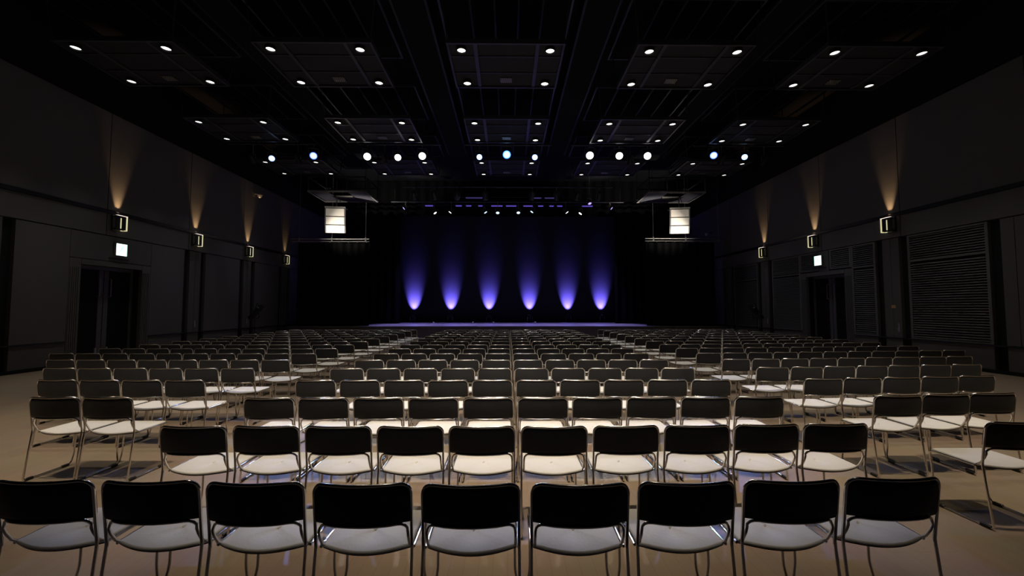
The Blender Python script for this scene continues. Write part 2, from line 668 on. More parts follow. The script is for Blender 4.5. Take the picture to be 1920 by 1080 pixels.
# ------------------------------------------------------------------ theatre spotlights
def make_spot(name, r, length, lens_m, housing='black_metal', fins=True):
    """a can pointing along -Z, yoke above; origin at the yoke pivot"""
    t = thing(name, (0, 0, 0), 'x', 'spotlight')
    h = MB()
    h.lathe([(r * .35, length * .62), (r * .75, length * .55), (r * .95, length * .3), (r * .95, -length * .2), (r * 1.12, -length * .3), (r * 1.12, -length * .42), (r * 1.0, -length * .42), (r * .96, -length * .33)], 20)
    if fins:
        for k in range(4):
            z = length * (.08 + .11 * k)
            h.lathe([(r * .95, z), (r * 1.06, z + .004), (r * 1.06, z + .012), (r * .95, z + .016)], 20)
    h.build('housing', housing, t)
    l = MB()
    l.lathe([(.004, -length * .36), (r * .6, -length * .375), (r * .97, -length * .35), (r * .97, -length * .33), (.004, -length * .33)], 20)
    l.build('lens', lens_m, t)
    return t


def aim(t, loc, target, label, group=None, ceil=None):
    t.location = loc
    t.rotation_euler = (Vector(target) - Vector(loc)).to_track_quat('-Z', 'Y').to_euler()
    t['label'] = label
    if group:
        t['group'] = group
    return t


def yoke(t, r, top):
    """upright yoke and clamp up to the pipe at world height top (built in the lamp's own frame)"""
    bpy.context.view_layer.update()
    inv = t.matrix_world.inverted()
    p = Vector(t.location)
    rx = (t.matrix_world.to_3x3() @ Vector((1, 0, 0)))
    rx.z = 0
    rx.normalize()
    w = r * 1.28
    pts = [p + rx * w, p + rx * w + Vector((0, 0, r * 1.9)), p - rx * w + Vector((0, 0, r * 1.9)), p - rx * w]
    mb = MB()
    mb.tube([inv @ q for q in fillet(pts, .03)], .012, 6)
    mb.tube([inv @ (p + Vector((0, 0, r * 1.9))), inv @ Vector((p.x, p.y, top - .06))], .014, 6)
    mb.build('yoke', 'steel', t)
    mb = MB()
    c = Vector((p.x, p.y, top - .045))
    mb.tube([inv @ (c + Vector((-.03, 0, 0))), inv @ (c + Vector((.03, 0, 0)))], .013, 8)
    mb.build('clamp', 'steel', t)


def pipe(name, x0, x1, y, z, label, group=None):
    t = thing(name, ((x0 + x1) / 2, y, z), label, 'lighting pipe', group)
    h = (x1 - x0) / 2
    MB().tube([(-h, 0, 0), (h, 0, 0)], .03, 10).build('tube', 'raft_steel', t)
    for k in range(5):
        x = -h + .2 + k * (2 * h - .4) / 4
        MB().tube([(x, 0, 0), (x, 0, CZ - z - .01)], .006, 6).build('cable', 'black_metal', t)
    return t


HZ = 8.24
for x0, x1, w in ((-11.3, -7.75, 'first from the plain wall'), (-6.1, -2.7, 'second from the plain wall'), (-1.8, 1.8, 'in the middle of the hall'),
                  (2.6, 6.1, 'second from the louvred wall'), (7.6, 11.3, 'first from the louvred wall')):
    pipe('lighting_pipe', x0, x1, 16.1, HZ, 'dark lighting pipe carrying front lamps, ' + w, 'pipes of the front lamps')

FRONT = [(-9.18, 7.41, 'lamp_blue', .8), (-7.57, 7.52, 'lamp_blue', 1.0), (-5.48, 7.5, 'lamp_white', 1.0), (-4.29, 7.47, 'lamp_white', .9), (-3.34, 7.53, 'lamp_white', 1.0),
         (-1.11, 7.5, 'lamp_blue', .8), (-.04, 7.6, 'lamp_azure', 1.15), (1.06, 7.5, 'lamp_blue', .8), (3.22, 7.58, 'lamp_white', 1.05), (4.38, 7.57, 'lamp_white', 1.0), (5.49, 7.57, 'lamp_white', 1.0),
         (8.11, 7.6, 'lamp_blue', 1.0), (9.33, 7.54, 'lamp_blue', .8)]
FL = ['glowing blue front lamp nearest the plain wall', 'glowing blue front lamp second from the plain wall',
      'glowing white front lamp, first of three on plain-wall side', 'glowing white front lamp, middle of three on plain-wall side', 'glowing white front lamp, third of three on plain-wall side',
      'small blue front lamp on plain-wall side of the azure one', 'brightest azure blue front lamp in the middle of the hall', 'small blue front lamp on louvred-wall side of the azure one',
      'glowing white front lamp, first of three on louvred-wall side from the middle', 'glowing white front lamp, middle of three on louvred-wall side', 'glowing white front lamp, outer of three on louvred-wall side',
      'glowing blue front lamp second from the louvred wall', 'glowing blue front lamp closest to the louvred wall']
FL[0] = 'glowing blue front lamp closest to the plain wall'
LAMPC = {'lamp_blue': ((.2, .36, 1), 200), 'lamp_azure': ((.12, .34, 1), 300), 'lamp_white': ((1, .90, .76), 450)}
k_y = 16.1 / 15.5
OUT = (7.57 * k_y, 8.11 * k_y)
for (x, z, m, sc), lab in zip(FRONT, FL):
    x, z = x * k_y, 1.6 + (z - 1.6) * k_y - .02
    r = .145 * sc
    t = make_spot('front_lamp', r, .42, m)
    loc = Vector((x, 16.1, z + .06))
    tgt = Vector((x * .25, 2.9, 0)) if abs(x) in OUT else Vector((x * .35, 4.2, .6))
    aim(t, loc, tgt, lab, 'front lamps over the audience')
    yoke(t, r, HZ)
    d = (tgt - loc).normalized()
    c, p = LAMPC[m]
    if abs(x) in OUT:
        p = 1100
    lamp('front_lamp_beam', 'SPOT', loc + d * .22, p, c, tgt, 18 if p > 1000 else 24, .7, .08)
# unlit lanterns between them
for n, (x, w) in enumerate(((-10.3, 'beyond the outer blue lamp by the plain wall'), (-8.5, 'between the two blue lamps by the plain wall'), (-5.0, 'between the first two white lamps, plain-wall side'),
                            (5.0, 'between the outer two white lamps, louvred-wall side'), (8.75, 'between the two blue lamps by the louvred wall'), (10.5, 'beyond the outer blue lamp by the louvred wall'))):
    t = make_spot('unlit_lamp', .10, .40, 'black_plastic')
    aim(t, (x, 16.1, 7.62), (x * .9, 22, 1), 'unlit dark lantern ' + w, 'unlit lanterns')
    yoke(t, .10, HZ)

# pipe over the stage front
SZ = 7.62
pipe('stage_lighting_pipe', -6.6, 6.6, 22.6, SZ, 'long lighting pipe over the stage front with small lamps')
SL = [(-5.92, 7.18, 'lamp_violet', (-2.5, -1.2), 'violet tilted stage lamp at the plain-wall end of stage pipe'),
      (-4.09, 6.94, 'lamp_white', (1.6, -.5), 'white stage lamp seen edge-on, outer of two on plain-wall side'),
      (-3.28, 6.98, 'lamp_white', (-1.6, -.5), 'white stage lamp seen edge-on, inner of two on plain-wall side'),
      (-1.24, 6.98, 'lamp_icy', (1.5, -.6), 'icy blue stage lamp, outer of four in the middle, plain-wall side'),
      (-.57, 6.95, 'lamp_icy', (0, -1.6), 'icy blue stage lamp facing the hall, middle pair, plain-wall side'),
      (.6, 6.96, 'lamp_icy', (0, -1.6), 'icy blue stage lamp facing the hall, middle pair, louvred-wall side'),
      (1.35, 7.02, 'lamp_icy', (-1.5, -.6), 'icy blue stage lamp, outer of four in the middle, louvred-wall side'),
      (3.38, 6.99, 'lamp_white', (1.6, -.5), 'white stage lamp seen edge-on, inner of two on louvred-wall side'),
      (4.1, 6.93, 'lamp_white', (-1.6, -.5), 'white stage lamp seen edge-on, outer of two on louvred-wall side'),
      (4.62, 7.45, 'lamp_violet', (.4, -1.6), 'violet stage lamp up beside the pipe, louvred-wall side'),
      (5.95, 7.21, 'lamp_violet', (2.5, -1.2), 'violet tilted stage lamp at the louvred-wall end of stage pipe')]
for x, z, m, (dx, dy), lab in SL:
    t = make_spot('stage_lamp', .10, .30, m)
    aim(t, (x - dx * .05, 22.6 if z < 7.3 else 22.40, z + .13), (x + dx, 22.6 + dy, z + .13 - 2.4), lab, 'stage lamps over the stage front')
    yoke(t, .10, SZ if z < 7.3 else CZ - .01)
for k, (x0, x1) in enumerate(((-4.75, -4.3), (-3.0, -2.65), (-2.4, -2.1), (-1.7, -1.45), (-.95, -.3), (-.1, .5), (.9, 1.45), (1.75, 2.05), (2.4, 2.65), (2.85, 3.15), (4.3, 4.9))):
    o = MB().bbox((x0, 22.9, 7.46), (x1, 23.0, 7.515), .012).build('glint_bar', 'violet_glint')  # glowing bar stands in for stage light glinting on a duct
    tag(o, 'short glowing bar as violet glint over the stage, %s from plain-wall end' % ('first', 'second', 'third', 'fourth', 'fifth', 'sixth', 'seventh', 'eighth', 'ninth', 'tenth', 'eleventh')[k],
        'glint bar', 'violet glint bars over the stage')
t = thing('glint_bar_rail', (0, 23.65, 8.22), 'dark upper rail high over the stage with four dim violet glint bars', 'rail')
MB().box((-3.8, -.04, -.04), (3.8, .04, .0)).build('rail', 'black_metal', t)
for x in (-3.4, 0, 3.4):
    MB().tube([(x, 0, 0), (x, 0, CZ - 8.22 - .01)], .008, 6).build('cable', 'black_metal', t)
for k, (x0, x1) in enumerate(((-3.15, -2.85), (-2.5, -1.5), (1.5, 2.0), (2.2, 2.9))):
    o = MB().bbox((x0, 23.61, 8.12), (x1, 23.69, 8.178), .012).build('glint_bar', 'violet_glint_dim')  # faint violet glint painted by emission, not a fixture
    tag(o, 'dim violet glint bar on the upper rail, %s of four from plain-wall end' % ('first', 'second', 'third', 'fourth')[k], 'glint bar', 'dim upper glint bars')

pipe('lighting_pipe', -5.6, 5.6, 21.2, 8.05, 'long dark pipe of unlit lanterns in front of the stage')
for n, x in enumerate((-5.0, -3.9, -2.7, -1.2, 1.3, 2.6, 3.7, 4.9)):
    t = make_spot('unlit_lamp', .12, .46, 'black_plastic', housing='raft_steel')
    aim(t, (x, 21.2, 7.56), (x * .8 + (.8 if n % 2 else -.8), 25.5, 1), 'unlit dark lantern before the stage, %s along its pipe from plain-wall end' % ('first', 'second', 'third', 'fourth', 'fifth', 'sixth', 'seventh', 'eighth')[n], 'unlit stage lanterns')
    yoke(t, .12, 8.05)
t = thing('glint_bar_rail', (0, 22.95, 7.56), 'dark rail over the stage holding the row of violet glint bars', 'rail')
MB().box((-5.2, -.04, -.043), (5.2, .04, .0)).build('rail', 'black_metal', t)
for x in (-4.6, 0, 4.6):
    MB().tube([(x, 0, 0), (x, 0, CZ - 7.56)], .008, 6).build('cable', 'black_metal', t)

# ------------------------------------------------------------------ speaker arrays and their frames
for s, w in ((-1, 'plain'), (1, 'louvred')):
    t = thing('rigging_frame', (s * 8.4, 20.55, 7.3), 'steel rigging frame above the speaker array by the %s wall' % w, 'frame', 'rigging frames of the speakers')
    f = MB()
    for x in (-1.42, 1.36):
        f.box((x, -.98, 0), (x + .06, .98, .08))
    for y in (-.98, .92):
        f.box((-1.36, y, 0), (1.36, y + .06, .08))
    f.build('lower_frame', 'steel', t)
    f = MB()
    for x in (-1.42, 1.37):
        f.box((x, -.98, .72), (x + .05, .98, .78))
    for y in (-.98, .93):
        f.box((-1.37, y, .72), (1.37, y + .05, .78))
    f.build('upper_frame', 'raft_steel', t)
    f = MB()
    for x in (-1.39, -.5, 0, .5, 1.39):
        for y in (-.95, .95):
            f.box((x - .02, y - .02, .08), (x + .02, y + .02, .72))
    f.build('upright', 'raft_steel', t)
    f = MB()
    f.box((-1.30, -.85, .02), (-.45, .85, .05)).box((.5, -.85, .02), (1.30, .85, .05)).box((-.45, .35, .02), (.5, .85, .05))
    f.build('deck', 'raft_steel', t)
    f = MB()
    f.box((-.42, -.10, .0), (.45, -.02, .06)).box((-.42, .18, .0), (.45, .26, .06))
    f.build('lift_beam', 'steel', t)
    for x in (-1.39, 1.39):
        for y in (-.95, .95):
            MB().tube([(x, y, .75), (x, y, CZ - 7.3)], .012, 6).build('hanger', 'raft_steel', t)
    a = thing('line_array_speaker', (s * 8.8 + (.05 if s < 0 else 0), 20.3, 6.68), 'three-box hanging speaker array by the %s wall, bright grilles' % w, 'speaker', 'hanging speaker arrays',
              rot=(0, 0, R(-s * 7)))
    z = 0.
    y = 0.
    g = MB()
    g.box((-.5, -.06, .0), (.5, .0, .07)).box((-.5, .35, .0), (.5, .41, .07)).box((-.06, .0, .01), (.06, .35, .06))
    g.build('flying_bar', 'steel', a)
    g = MB()
    g.tube([(-.0, .15, .05), (-.0, .15, .62)], .012, 6).tube([(.03, .15, .1), (.02, .17, .35), (.04, .14, .6)], .02, 6)
    g.build('hoist_chain', 'steel', a)
    g = MB()
    g.tube([(.16, .2, .0), (.18, .2, .35), (.12, .2, .6)], .014, 6)
    g.build('cable', 'black_plastic', a)
    tilt = (1.5, 6, 13)
    px, pz = -.02, -.02
    for k in range(3):
        an = R(tilt[k])
        hh = .41
        mt = Matrix.Translation((0, px, pz)) @ Matrix.Rotation(an, 4, 'X')

        def tr(mb_):
            mb_.v = [tuple(mt @ Vector(p)) for p in mb_.v]
            return mb_
        c = MB()
        # wedge cabinet: full height in front, lower at the back
        c.loft([[(-.47, .0, -hh), (.47, .0, -hh), (.47, .0, 0), (-.47, .0, 0)], [(-.40, .45, -hh + .07), (.40, .45, -hh + .07), (.40, .45, -.07), (-.40, .45, -.07)]])
        cab = tr(c).build('cabinet', 'speaker_box', a)
        gr = MB()
        gr.loft([[(-.44, -.012, -hh + .02), (.44, -.012, -hh + .02), (.44, -.012, -.02), (-.44, -.012, -.02)],
                 [(-.44, .0, -hh + .02), (.44, .0, -hh + .02), (.44, .0, -.02), (-.44, .0, -.02)]])
        tr(gr).build('grille', 'speaker_grille', cab)
        pl = MB()
        for q in (-1, 1):
            pl.box((q * .475, .0, -hh + .01), (q * .49, .08, -.01))
        tr(pl).build('side_plate', 'steel', cab)
        px += hh * math.sin(an)
        pz -= hh * math.cos(an) + .012

# ------------------------------------------------------------------ stage floor fixtures
ORD = ('first', 'second', 'third', 'fourth', 'fifth', 'sixth')
UX = (-6.6, -4.0, -1.31, 1.54, 4.24, 6.6)
up = thing('stage_uplight', (0, 0, 0), 'x', 'stage light', 'violet uplights before the backdrop')
MB().bbox((-.17, -.15, 0), (.17, .15, .10), .02).build('base', 'black_metal', up)
g = MB()
g.tube(fillet([(-.17, 0, .10), (-.17, 0, .36), (-.15, 0, .40)], .03), .022, 8).tube(fillet([(.17, 0, .10), (.17, 0, .36), (.15, 0, .40)], .03), .022, 8)
g.build('yoke', 'steel', up)
MB().lathe([(.05, .22), (.11, .26), (.135, .36), (.14, .52), (.12, .54), (.10, .50)], 18).build('head', 'black_metal', up)
MB().lathe([(.01, .515), (.11, .51), (.11, .50), (.01, .50)], 18).build('lens', 'lamp_violet', up)
for k, x in enumerate(UX):
    lab = 'small black uplight on the stage throwing the %s violet beam from the plain-wall end' % ORD[k]
    p = (x, 28.09, STAGE_Z)
    if k == 0:
        up.location = p
        up['label'] = lab
    else:
        copy_thing(up, p, label=lab)
    lamp('uplight_beam', 'SPOT', (x, 28.09, STAGE_Z + .54), 5000, PURPLE, (x, 28.55, STAGE_Z + 1.44), 53, 1.0, .03)
for k, (x, y) in enumerate(((-4.85, 26.5), (-2.3, 26.8), (-.95, 26.6), (1.85, 27.0))):
    o = MB().bbox((x - .06, y - .05, STAGE_Z), (x + .06, y + .05, STAGE_Z + .09), .012).build('connector_box', 'white_box')
    tag(o, 'tiny white box on the stage floor, %s from the plain-wall end' % ORD[k], 'box', 'white boxes on the stage')

# ------------------------------------------------------------------ things on the side walls
def mirror_x(mb, s):
    """shapes are drawn for the plain wall (normal +X); s=+1 mirrors them for the louvred one"""
    if s > 0:
        mb.v = [(-x, y, z) for x, y, z in mb.v]
        mb.f = [list(reversed(f)) for f in mb.f]
    return mb


SC = [(-1, 12.43, 'above the exit sign on the plain wall'), (-1, 15.53, 'first past the exit sign on plain wall'), (-1, 18.63, 'second past the exit sign on plain wall'),
      (-1, 21.73, 'beside the black curtain at the plain wall'), (1, 12.43, 'on the louvred wall closest to the camera'), (1, 15.53, 'above the exit sign on the louvred wall'),
      (1, 18.63, 'on the louvred wall beyond the exit sign')]
for s, y, w in SC:
    t = thing('wall_sconce', (s * WX, y, 4.2), 'dark box wall lamp with glowing edges, ' + w, 'wall lamp', 'wall lamps')
    mirror_x(MB().box((0, -.24, -.24), (.05, .06, .24)), s).build('back_plate', 'black_metal', t)
    mirror_x(MB().bbox((.15, -.27, -.22), (.18, .06, .22), .008), s).build('front_plate', 'black_metal', t)
    g = MB()
    g.box((.05, -.20, -.21), (.15, -.17, -.16)).box((.05, -.20, .16), (.15, -.17, .21))
    mirror_x(g, s).build('bracket', 'black_metal', t)
    g = MB()
    g.box((.10, .06, -.22), (.185, .10, .22)).box((.06, .0, -.225), (.185, .06, -.205))
    mirror_x(g, s).build('glass_edge', 'sconce_glow', t)
    g = MB()
    g.box((.179, -.13, -.17), (.187, -.10, .15))
    mirror_x(g, s).build('glass_slot', 'sconce_glow', t)
    g = MB()
    g.box((.12, -.22, .22), (.185, .10, .235))
    mirror_x(g, s).build('glass_top', 'sconce_top', t)
    lamp('sconce_beam', 'SPOT', (s * (WX - .09), y - .06, 4.28), 300.0 if y < 20 else 120.0, (1, .60, .28), (s * (WX + .02), y - .06, 7.3), 34, .9, .02)

for s, y, z, w in ((-1, 12.5, 3.4, 'plain'), (1, 15.3, 3.43, 'louvred')):
    t = thing('exit_sign', (s * WX, y, z), 'square lit white and green exit sign above the door in the %s wall' % w, 'exit sign', 'exit signs')
    mirror_x(MB().bbox((0, -.19, -.20), (.07, .19, .20), .012), s).build('case', 'steel', t)
    g = MB()
    g.box((.07, -.17, -.18), (.076, .17, .18))
    mirror_x(g, s).build('face', 'exit_face', t)
    # running figure leaving through a doorway, green on white
    g = MB()
    x0, x1 = .0762, .0795

    def bar(y0, z0, y1, z1, wd):
        a, b = Vector((y0, z0)), Vector((y1, z1))
        n = (b - a).normalized()
        n = Vector((-n.y, n.x)) * wd / 2
        q = [a + n, b + n, b - n, a - n]
        g.loft([[(x0, p.x, p.y) for p in q], [(x1, p.x, p.y) for p in q]])
    bar(.155, -.165, .155, .165, .014)
    bar(.155, .158, .02, .158, .014)
    bar(-.155, -.16, .155, -.16, .012)
    bar(-.01, .03, .035, .075, .035)
    bar(-.01, .03, -.03, -.03, .035)
    bar(-.03, -.03, .03, -.075, .022)
    bar(.03, -.075, .02, -.125, .02)
    bar(-.03, -.03, -.07, -.08, .022)
    bar(-.07, -.08, -.115, -.085, .02)
    bar(.03, .07, .075, .03, .016)
    bar(.02, .07, -.05, .06, .016)
    g.lathe([(.002, 0), (.022, 0), (.022, .003), (.002, .003)], 12, mtx=Matrix.Translation((x0, .045, .11)) @ Matrix.Rotation(R(90), 4, 'Y'))
    mirror_x(g, s).build('pictogram', 'exit_green', t)
    t2 = MB().box((0, -.32, -.30), (.02, .32, -.27))
    mirror_x(t2, s).build('sill', 'black_metal', t)

for s, y, w in ((-1, 15.62, 'second pilaster of the plain wall'), (-1, 18.71, 'third pilaster of the plain wall'), (1, 12.26, 'pilaster closest to the camera on the louvred wall'), (1, 18.5, 'far pilaster of the louvred wall')):
    t = thing('pull_handle', (s * WX, y, 1.0), 'upright chrome pull handle on the ' + w, 'handle', 'pull handles')
    mirror_x(MB().bbox((0, -.03, -.13), (.008, .03, .13), .003), s).build('plate', 'steel', t)
    mirror_x(MB().tube(fillet([(.005, 0, -.10), (.045, 0, -.10), (.045, 0, .10), (.005, 0, .10)], .02), .010, 8), s).build('grip', 'chrome', t)
o = MB().bbox((WX - .012, 12.33, 1.60), (WX, 12.47, 1.70), .004).build('wall_plaque', 'brass_card')
tag(o, 'small brown plaque on the pilaster of the louvred wall', 'plaque')
for s, y, z, w in ((-1, 18.92, 6.96, 'plain'), (1, 23.4, 6.0, 'louvred')):
    t = thing('dome_camera', (s * WX, y, z), 'small dome camera on a bracket high on the %s wall' % w, 'camera', 'dome cameras')
    mirror_x(MB().box((0, -.06, -.06), (.03, .06, .10)).box((.03, -.03, .02), (.30, .03, .06)), s).build('bracket', 'wall_panel', t)
    b = MB().lathe([(.02, -.16), (.07, -.13), (.09, -.06), (.11, -.03), (.11, .02), (.05, .03)], 16, mtx=Matrix.Translation((.28, 0, 0)))
    mirror_x(b, s).build('dome', 'steel', t)

# lanterns on floor stands beside the walls
for s, w in ((-1, 'plain'), (1, 'louvred')):
    t = thing('floor_spotlight', (s * 11.2, 18.0, 0), 'black spotlight on a tripod stand by the %s wall' % w, 'spotlight', 'spotlights on floor stands')
    MB().tube([(0, 0, .25), (0, 0, 1.15)], .02, 8).build('pole', 'black_metal', t)
    for k in range(3):
        a = R(90 + 120 * k)
        MB().tube([(0, 0, .5), (.45 * math.cos(a), .45 * math.sin(a), .014)], .013, 6).build('leg', 'black_metal', t)
    aimv = Vector((s * 8.75, 20.3, 5.9)) - Vector((s * 11.2, 18.0, 1.38))
    mt = Matrix.Translation((0, 0, 1.38)) @ aimv.to_track_quat('-Z', 'Y').to_matrix().to_4x4()
    src = Vector((s * 11.2, 18.0, 1.38)) + aimv.normalized() * .34
    lamp('floor_spotlight_beam', 'SPOT', src, 1500, (1, .92, .80), Vector((s * 9.0, 21.0, 5.75)), 40, .8, .06)
    lamp('floor_spotlight_beam', 'SPOT', src, 6500, (1, .90, .76), Vector((s * 8.75, 20.2, 5.25)), 19, 1.0, .06)
    h = MB().lathe([(.06, .34), (.12, .28), (.13, .0), (.12, -.16), (.15, -.18), (.15, -.27), (.13, -.27), (.12, -.2)], 16, mtx=mt)
    h.build('housing', 'black_plastic', t)
    h = MB()
    for k in range(4):
        a = math.pi / 2 * k
        q = [(.15, -.07, -.27), (.15, .07, -.27), (.20, .10, -.42), (.20, -.10, -.42)]
        m2 = mt @ Matrix.Rotation(a, 4, 'Z')
        h.loft([[tuple(m2 @ Vector(p)) for p in q], [tuple(m2 @ Vector((p[0] + .006, p[1], p[2]))) for p in q]])
    h.build('barn_door', 'black_metal', t)
    h = MB()
    for k in range(4):
        m2 = mt @ Matrix.Translation((-.10, -.06 + .04 * k, .10))
        h.lathe([(.002, 0), (.012, .004), (.012, .03), (.002, .034)], 8, mtx=m2)
    h.build('vent_cap', 'steel', t)
    MB().tube(fillet([(-.19, 0, 1.38), (-.19, 0, 1.15), (.17, 0, 1.15), (.17, 0, 1.38)], .03), .014, 6).build('yoke', 'black_metal', t)

# ------------------------------------------------------------------ the chairs
HW = .230


def back_y(x, z):
    """back shell: convex to the rear, leaning back towards the top"""
    return .012 + .12 * (.77 - z) + .044 * (x / HW) ** 2


def c_seat(mb, mi=0):
    out = []
    n = 14
    w = .218
    for k in range(n + 1):                                   # curved rear edge
        x = -w + 2 * w * k / n
        out.append((x, .085 + .056 * (x / w) ** 2))
    for cx, cy, a0 in ((w - .03, .445, 0), (-w + .03, .445, 90)):
        for k in range(5):
            a = R(a0 + 90 * k / 4)
            out.append((cx + .03 * math.cos(a), cy + .03 * math.sin(a)))
    c = (0, .28)

    def ring(sc, z):
        return [(c[0] + (x - c[0]) * sc, c[1] + (y - c[1]) * sc, z - .008 * max(0, (.17 - y) / .08) ** 2) for x, y in out]
    mb.loft([ring(.985, .4255), ring(.998, .4275), ring(1.0, .433), ring(.988, .4385), ring(.95, .4415), ring(.5, .4415), ring(.05, .4415)], smooth=True, mi=mi)
    return mb


def c_pan(mb, mi=0):
    n = 14
    w = .219
    out = [(-w + 2 * w * k / n, .092 + .056 * ((-w + 2 * w * k / n) / w) ** 2) for k in range(n + 1)]
    out += [(w, .45), (w - .02, .472), (-w + .02, .472), (-w, .45)]
    lo = [[(x * .98, y, z - .008 * max(0, (.17 - y) / .08) ** 2) for x, y in out] for z in (.417,)]
    hi = [[(x, y, z - .008 * max(0, (.17 - y) / .08) ** 2) for x, y in out] for z in (.420, .4262)]
    mb.loft(lo + hi, smooth=False, mi=mi)
    return mb


def c_back(mb, mi=0, seg=12):
    z0, z1 = .580, .766
    r = .048
    w = HW - .002
    # outline of the shell, bottom edge first
    pts = []
    for k in range(seg + 1):
        pts.append((-w + 2 * w * k / seg, z0))
    for k in range(1, 5):
        a = R(90 * k / 4)
        pts.append((w - r + r * math.cos(a), z1 - r + r * math.sin(a)))
    for k in range(1, seg):
        x = (w - r) - 2 * (w - r) * k / seg
        pts.append((x, z1))
    for k in range(0, 4):
        a = R(90 + 90 * k / 4)
        pts.append((-w + r + r * math.cos(a), z1 - r + r * math.sin(a)))
    t = .016
    # strips across x so that the shell can curve
    cols = []
    xs = [-w, -w + r * .3, -w + r] + [-w + r + (2 * w - 2 * r) * k / 8 for k in range(1, 8)] + [w - r, w - r * .3, w]
    for x in xs:
        e = max(0., abs(x) - (w - r))
        top = z1 - r + math.sqrt(max(0, r * r - e * e))
        cols.append((x, z0, max(top, z0 + .02)))
    zz = (0, .12, .5, .88, 1)
    pull = (.35, 1, 1, 1, .35)
    rear, front = [], []
    for x, a, b in cols:
        rear.append([(x, back_y(x, a + (b - a) * q) - t * .4 * p, a + (b - a) * q) for q, p in zip(zz, pull)])
        front.append([(x, back_y(x, a + (b - a) * q) + t * p, a + (b - a) * q) for q, p in zip(zz, pull)])
    loops = [r_ + list(reversed(f_)) for r_, f_ in zip(rear, front)]
    mb.loft(loops, smooth=True, mi=mi)
    return mb


def c_backframe(mb, mi=0, n=8, rad=.008):
    w = HW
    side = [(-w, back_y(w, z), z) for z in (.46, .50, .56, .62, .68)]
    z1 = .7695
    r = .05
    arc = []
    for k in range(1, 6):
        a = R(180 - 90 * k / 5)
        x = -w + r + r * math.cos(a)
        z = z1 - r + r * math.sin(a)
        arc.append((x, back_y(x, z), z))
    top = []
    for k in range(1, 8):
        x = -w + r + (2 * w - 2 * r) * k / 8
        top.append((x, back_y(x, z1), z1))
    half = side + [(-w, back_y(w, z1 - r), z1 - r)] + arc
    full = half + top + [(-x, y, z) for x, y, z in reversed(half)]
    mb.tube(full, rad, n, mi=mi)
    return mb


def c_support(mb, mi=0, n=8, rad=.007):
    """inner hoop: up from the rear corners of the seat and along the lower edge of the back"""
    w = .212
    pts = [(-w, .150, .430), (-w, .118, .455), (-w, .092, .50), (-w, .080, .53)]
    for k in range(1, 5):
        a = R(180 - 90 * k / 4)
        x = -w + .045 + .045 * math.cos(a)
        pts.append((x, back_y(x, .575) + .004 * (4 - k), (.53 + .045 * math.sin(a))))
    mid = []
    for k in range(1, 8):
        x = -w + .045 + (2 * w - .09) * k / 8
        mid.append((x, back_y(x, .575) - .003, .575))
    mb.tube(pts + mid + [(-x, y, z) for x, y, z in reversed(pts)], rad, n, mi=mi)
    return mb


def c_rear(mb, s, mi=0, n=8, rad=.0075):
    mb.tube(fillet([(s * HW, back_y(HW, .46), .46), (s * (HW + .001), back_y(HW, .47), .43), (s * (HW + .004), .04, .012), (s * (HW + .004), .09, .012)], .02, 3), rad, n, mi=mi)
    return mb


def c_rail(mb, s, mi=0, n=8, rad=.0075):
    mb.tube([(s * .228, .145, .425), (s * .2285, .26, .427), (s * .2285, .42, .425)], rad, n, mi=mi)
    return mb


def c_front(mb, s, mi=0, n=8, rad=.0075):
    mb.tube(fillet([(s * .2285, .42, .425), (s * .2285, .47, .42), (s * .218, .468, .30), (s * .218, .462, .12), (s * .2365, .455, .03), (s * .2365, .43, .012), (s * .2365, .39, .012)], .03, 3), rad, n, mi=mi)
    return mb


def c_runner(mb, s, mi=0, n=8, rad=.0075):
    mb.tube([(s * (HW + .004), .09, .012), (s * .2355, .22, .012), (s * .2365, .39, .012)], rad, n, mi=mi)
    return mb


def c_glide(mb, s, y, mi=0):
    x = s * (.2365 if y > .2 else .235)
    mb.bbox((x - .0105, y - .035, 0), (x + .0105, y + .035, .026), .005, mi=mi)
    return mb


ROWS = 16
D0, DR = 1.955, .908


def chair_spots():
    out = []
    for r in range(1, ROWS + 1):
        y = D0 + DR * (r - 1)
        for c in range(9 if r == 1 else 10):      # middle block
            x = .075 + (c - 4.5) * .51
            bow = .003
            if r == 1:
                x = .0845 + (c - 4.5) * .518
                bow = .018
            elif r == 2:
                bow = .008
            out.append(('m', r, c, x, y - (.065 if r == 1 else .035 if r == 2 else .03) + bow * abs(c - 4.5)))
        for c in range(10):                       # block beside the plain wall
            x = -3.735 - c * .499
            out.append(('p', r, c, x, y + .02 * (-x - 3)))
        for c in range(11):                       # block beside the louvred wall
            x = 3.735 + c * .512
            out.append(('l', r, c, x, y + .03 + .09 * (x - 3.7)))
    return out


def project(x, y, z):
    p, w = R(2.88), R(.61)
    v = (x, y, z - 1.6)
    f = (math.sin(w) * math.cos(p), math.cos(w) * math.cos(p), math.sin(p))
    rt = (math.cos(w), -math.sin(w), 0)
    u = (rt[1] * f[2] - rt[2] * f[1], rt[2] * f[0] - rt[0] * f[2], rt[0] * f[1] - rt[1] * f[0])
    d = sum(a * b for a, b in zip(v, f))
    if d < .2:
        return None
    return 960 + 755 * sum(a * b for a, b in zip(v, rt)) / d, 540 - 755 * sum(a * b for a, b in zip(v, u)) / d


# the part of the hall that the photograph shows is 1620 pixels wide: chairs wholly beside it are left out
shown = []
for b, r, c, x, y in chair_spots():
    ps = [project(x + dx, y + dy, z) for dx, dy, z in ((-HW, .03, .76), (HW, .03, .76), (-HW, .05, .43), (HW, .05, .43), (-HW, .45, .43), (HW, .45, .43))]
    if any(p is None for p in ps):
        continue
    if max(p[0] for p in ps) > 152 and min(p[0] for p in ps) < 1768 and min(p[1] for p in ps) < 1080:
        shown.append((b, r, c, x, y))
shown.sort(key=lambda q: q[4])
ones, rest = shown[:300], shown[300:]

FULL_ROWS = 6


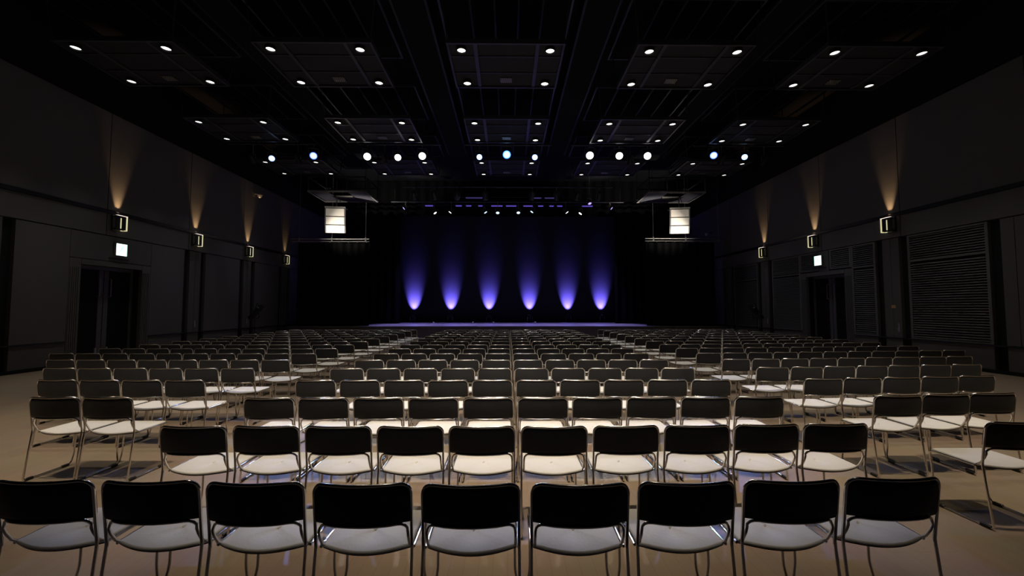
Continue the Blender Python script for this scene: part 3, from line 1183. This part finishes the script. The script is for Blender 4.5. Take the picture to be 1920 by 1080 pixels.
def make_chair(full):
    t = thing('stacking_chair', (0, 0, 0), 'x', 'chair')
    n = 10 if full else 6
    c_seat(MB()).build('seat', 'seat_vinyl', t)
    c_back(MB()).build('backrest', 'black_shell', t)
    if full:
        c_pan(MB()).build('seat_pan', 'black_plastic', t)
        c_backframe(MB(), n=n).build('back_frame', 'chrome', t)
        c_support(MB(), n=n).build('back_support', 'chrome', t)
        for s in (-1, 1):
            c_rear(MB(), s, n=n).build('leg', 'chrome', t)
            c_front(MB(), s, n=n).build('leg', 'chrome', t)
            c_rail(MB(), s, n=n).build('seat_rail', 'chrome', t)
            c_runner(MB(), s, n=n).build('runner', 'chrome', t)
            for y in (.09, .40):
                c_glide(MB(), s, y).build('glide', 'black_plastic', t)
    else:
        f = MB()
        c_backframe(f, n=6)
        c_support(f, n=5)
        for s in (-1, 1):
            c_rear(f, s, n=5)
            c_front(f, s, n=5)
            c_rail(f, s, n=5)
            c_runner(f, s, n=5)
        c_pan(f, 1)
        f.build('frame', ['chrome', 'black_plastic'], t)
    return t


NUM = ('zeroth', 'first', 'second', 'third', 'fourth', 'fifth', 'sixth', 'seventh', 'eighth', 'ninth', 'tenth', 'eleventh', 'twelfth', 'thirteenth', 'fourteenth', 'fifteenth', 'sixteenth')
rows_in = {}
for b, r, c, x, y in ones:
    rows_in.setdefault((b, r), []).append(x)
first_row = {b: min(r for bb, r in rows_in if bb == b) for b in 'mpl'}
full_src = make_chair(True)
simple_src = make_chair(False)
used = {True: False, False: False}
GROUP = {'m': 'chairs of the middle block', 'p': 'chairs of the block beside the plain wall', 'l': 'chairs of the block beside the louvred wall'}
for b, r, c, x, y in ones:
    full = r <= FULL_ROWS
    src = full_src if full else simple_src
    jig = random.Random(r * 100 + c * 7 + ord(b))
    pos = (x + jig.uniform(-.0025, .0025), y + jig.uniform(-.006, .006), 0)
    rz = R(jig.uniform(-.3, .3))
    xs = sorted(rows_in[(b, r)])
    k = r - first_row[b] + 1
    if b == 'm':
        i = xs.index(x)
        if i < len(xs) / 2:
            lab = 'black-backed chair, middle block, %s row from camera, %s seat from plain-wall aisle' % (NUM[k], NUM[i + 1])
        else:
            lab = 'black-backed chair, middle block, %s row from camera, %s seat from louvred-wall aisle' % (NUM[k], NUM[len(xs) - i])
    elif b == 'p':
        lab = 'black-backed chair, block by plain wall, %s row from camera, %s seat from aisle' % (NUM[k], NUM[len(xs) - xs.index(x)])
    else:
        lab = 'black-backed chair, block by louvred wall, %s row from camera, %s seat from aisle' % (NUM[k], NUM[xs.index(x) + 1])
    if not used[full]:
        src.location = pos
        src.rotation_euler = (0, 0, rz)
        tag(src, lab, 'chair', GROUP[b])
        used[full] = True
    else:
        copy_thing(src, pos, (0, 0, rz), lab, GROUP[b])

if rest:
    f = MB()
    for b, r, c, x, y in rest:
        one = MB()
        c_seat(one, 0)
        c_back(one, 1, seg=6)
        c_backframe(one, 2, n=5)
        c_support(one, 2, n=4)
        for s in (-1, 1):
            c_rear(one, s, 2, n=4)
            c_front(one, s, 2, n=4)
            c_rail(one, s, 2, n=4)
            c_runner(one, s, 2, n=4)
        c_pan(one, 3)
        o = len(f.v)
        f.v += [(px_ + x, py_ + y, pz_) for px_, py_, pz_ in one.v]
        f.f += [[i + o for i in q] for q in one.f]
        f.m += one.m
        f.s += one.s
    o = f.build('stacking_chairs', ['seat_vinyl', 'black_shell', 'chrome', 'black_plastic'])
    tag(o, 'last dense rows of small black-backed chairs in front of the stage', 'chairs', kind='stuff')
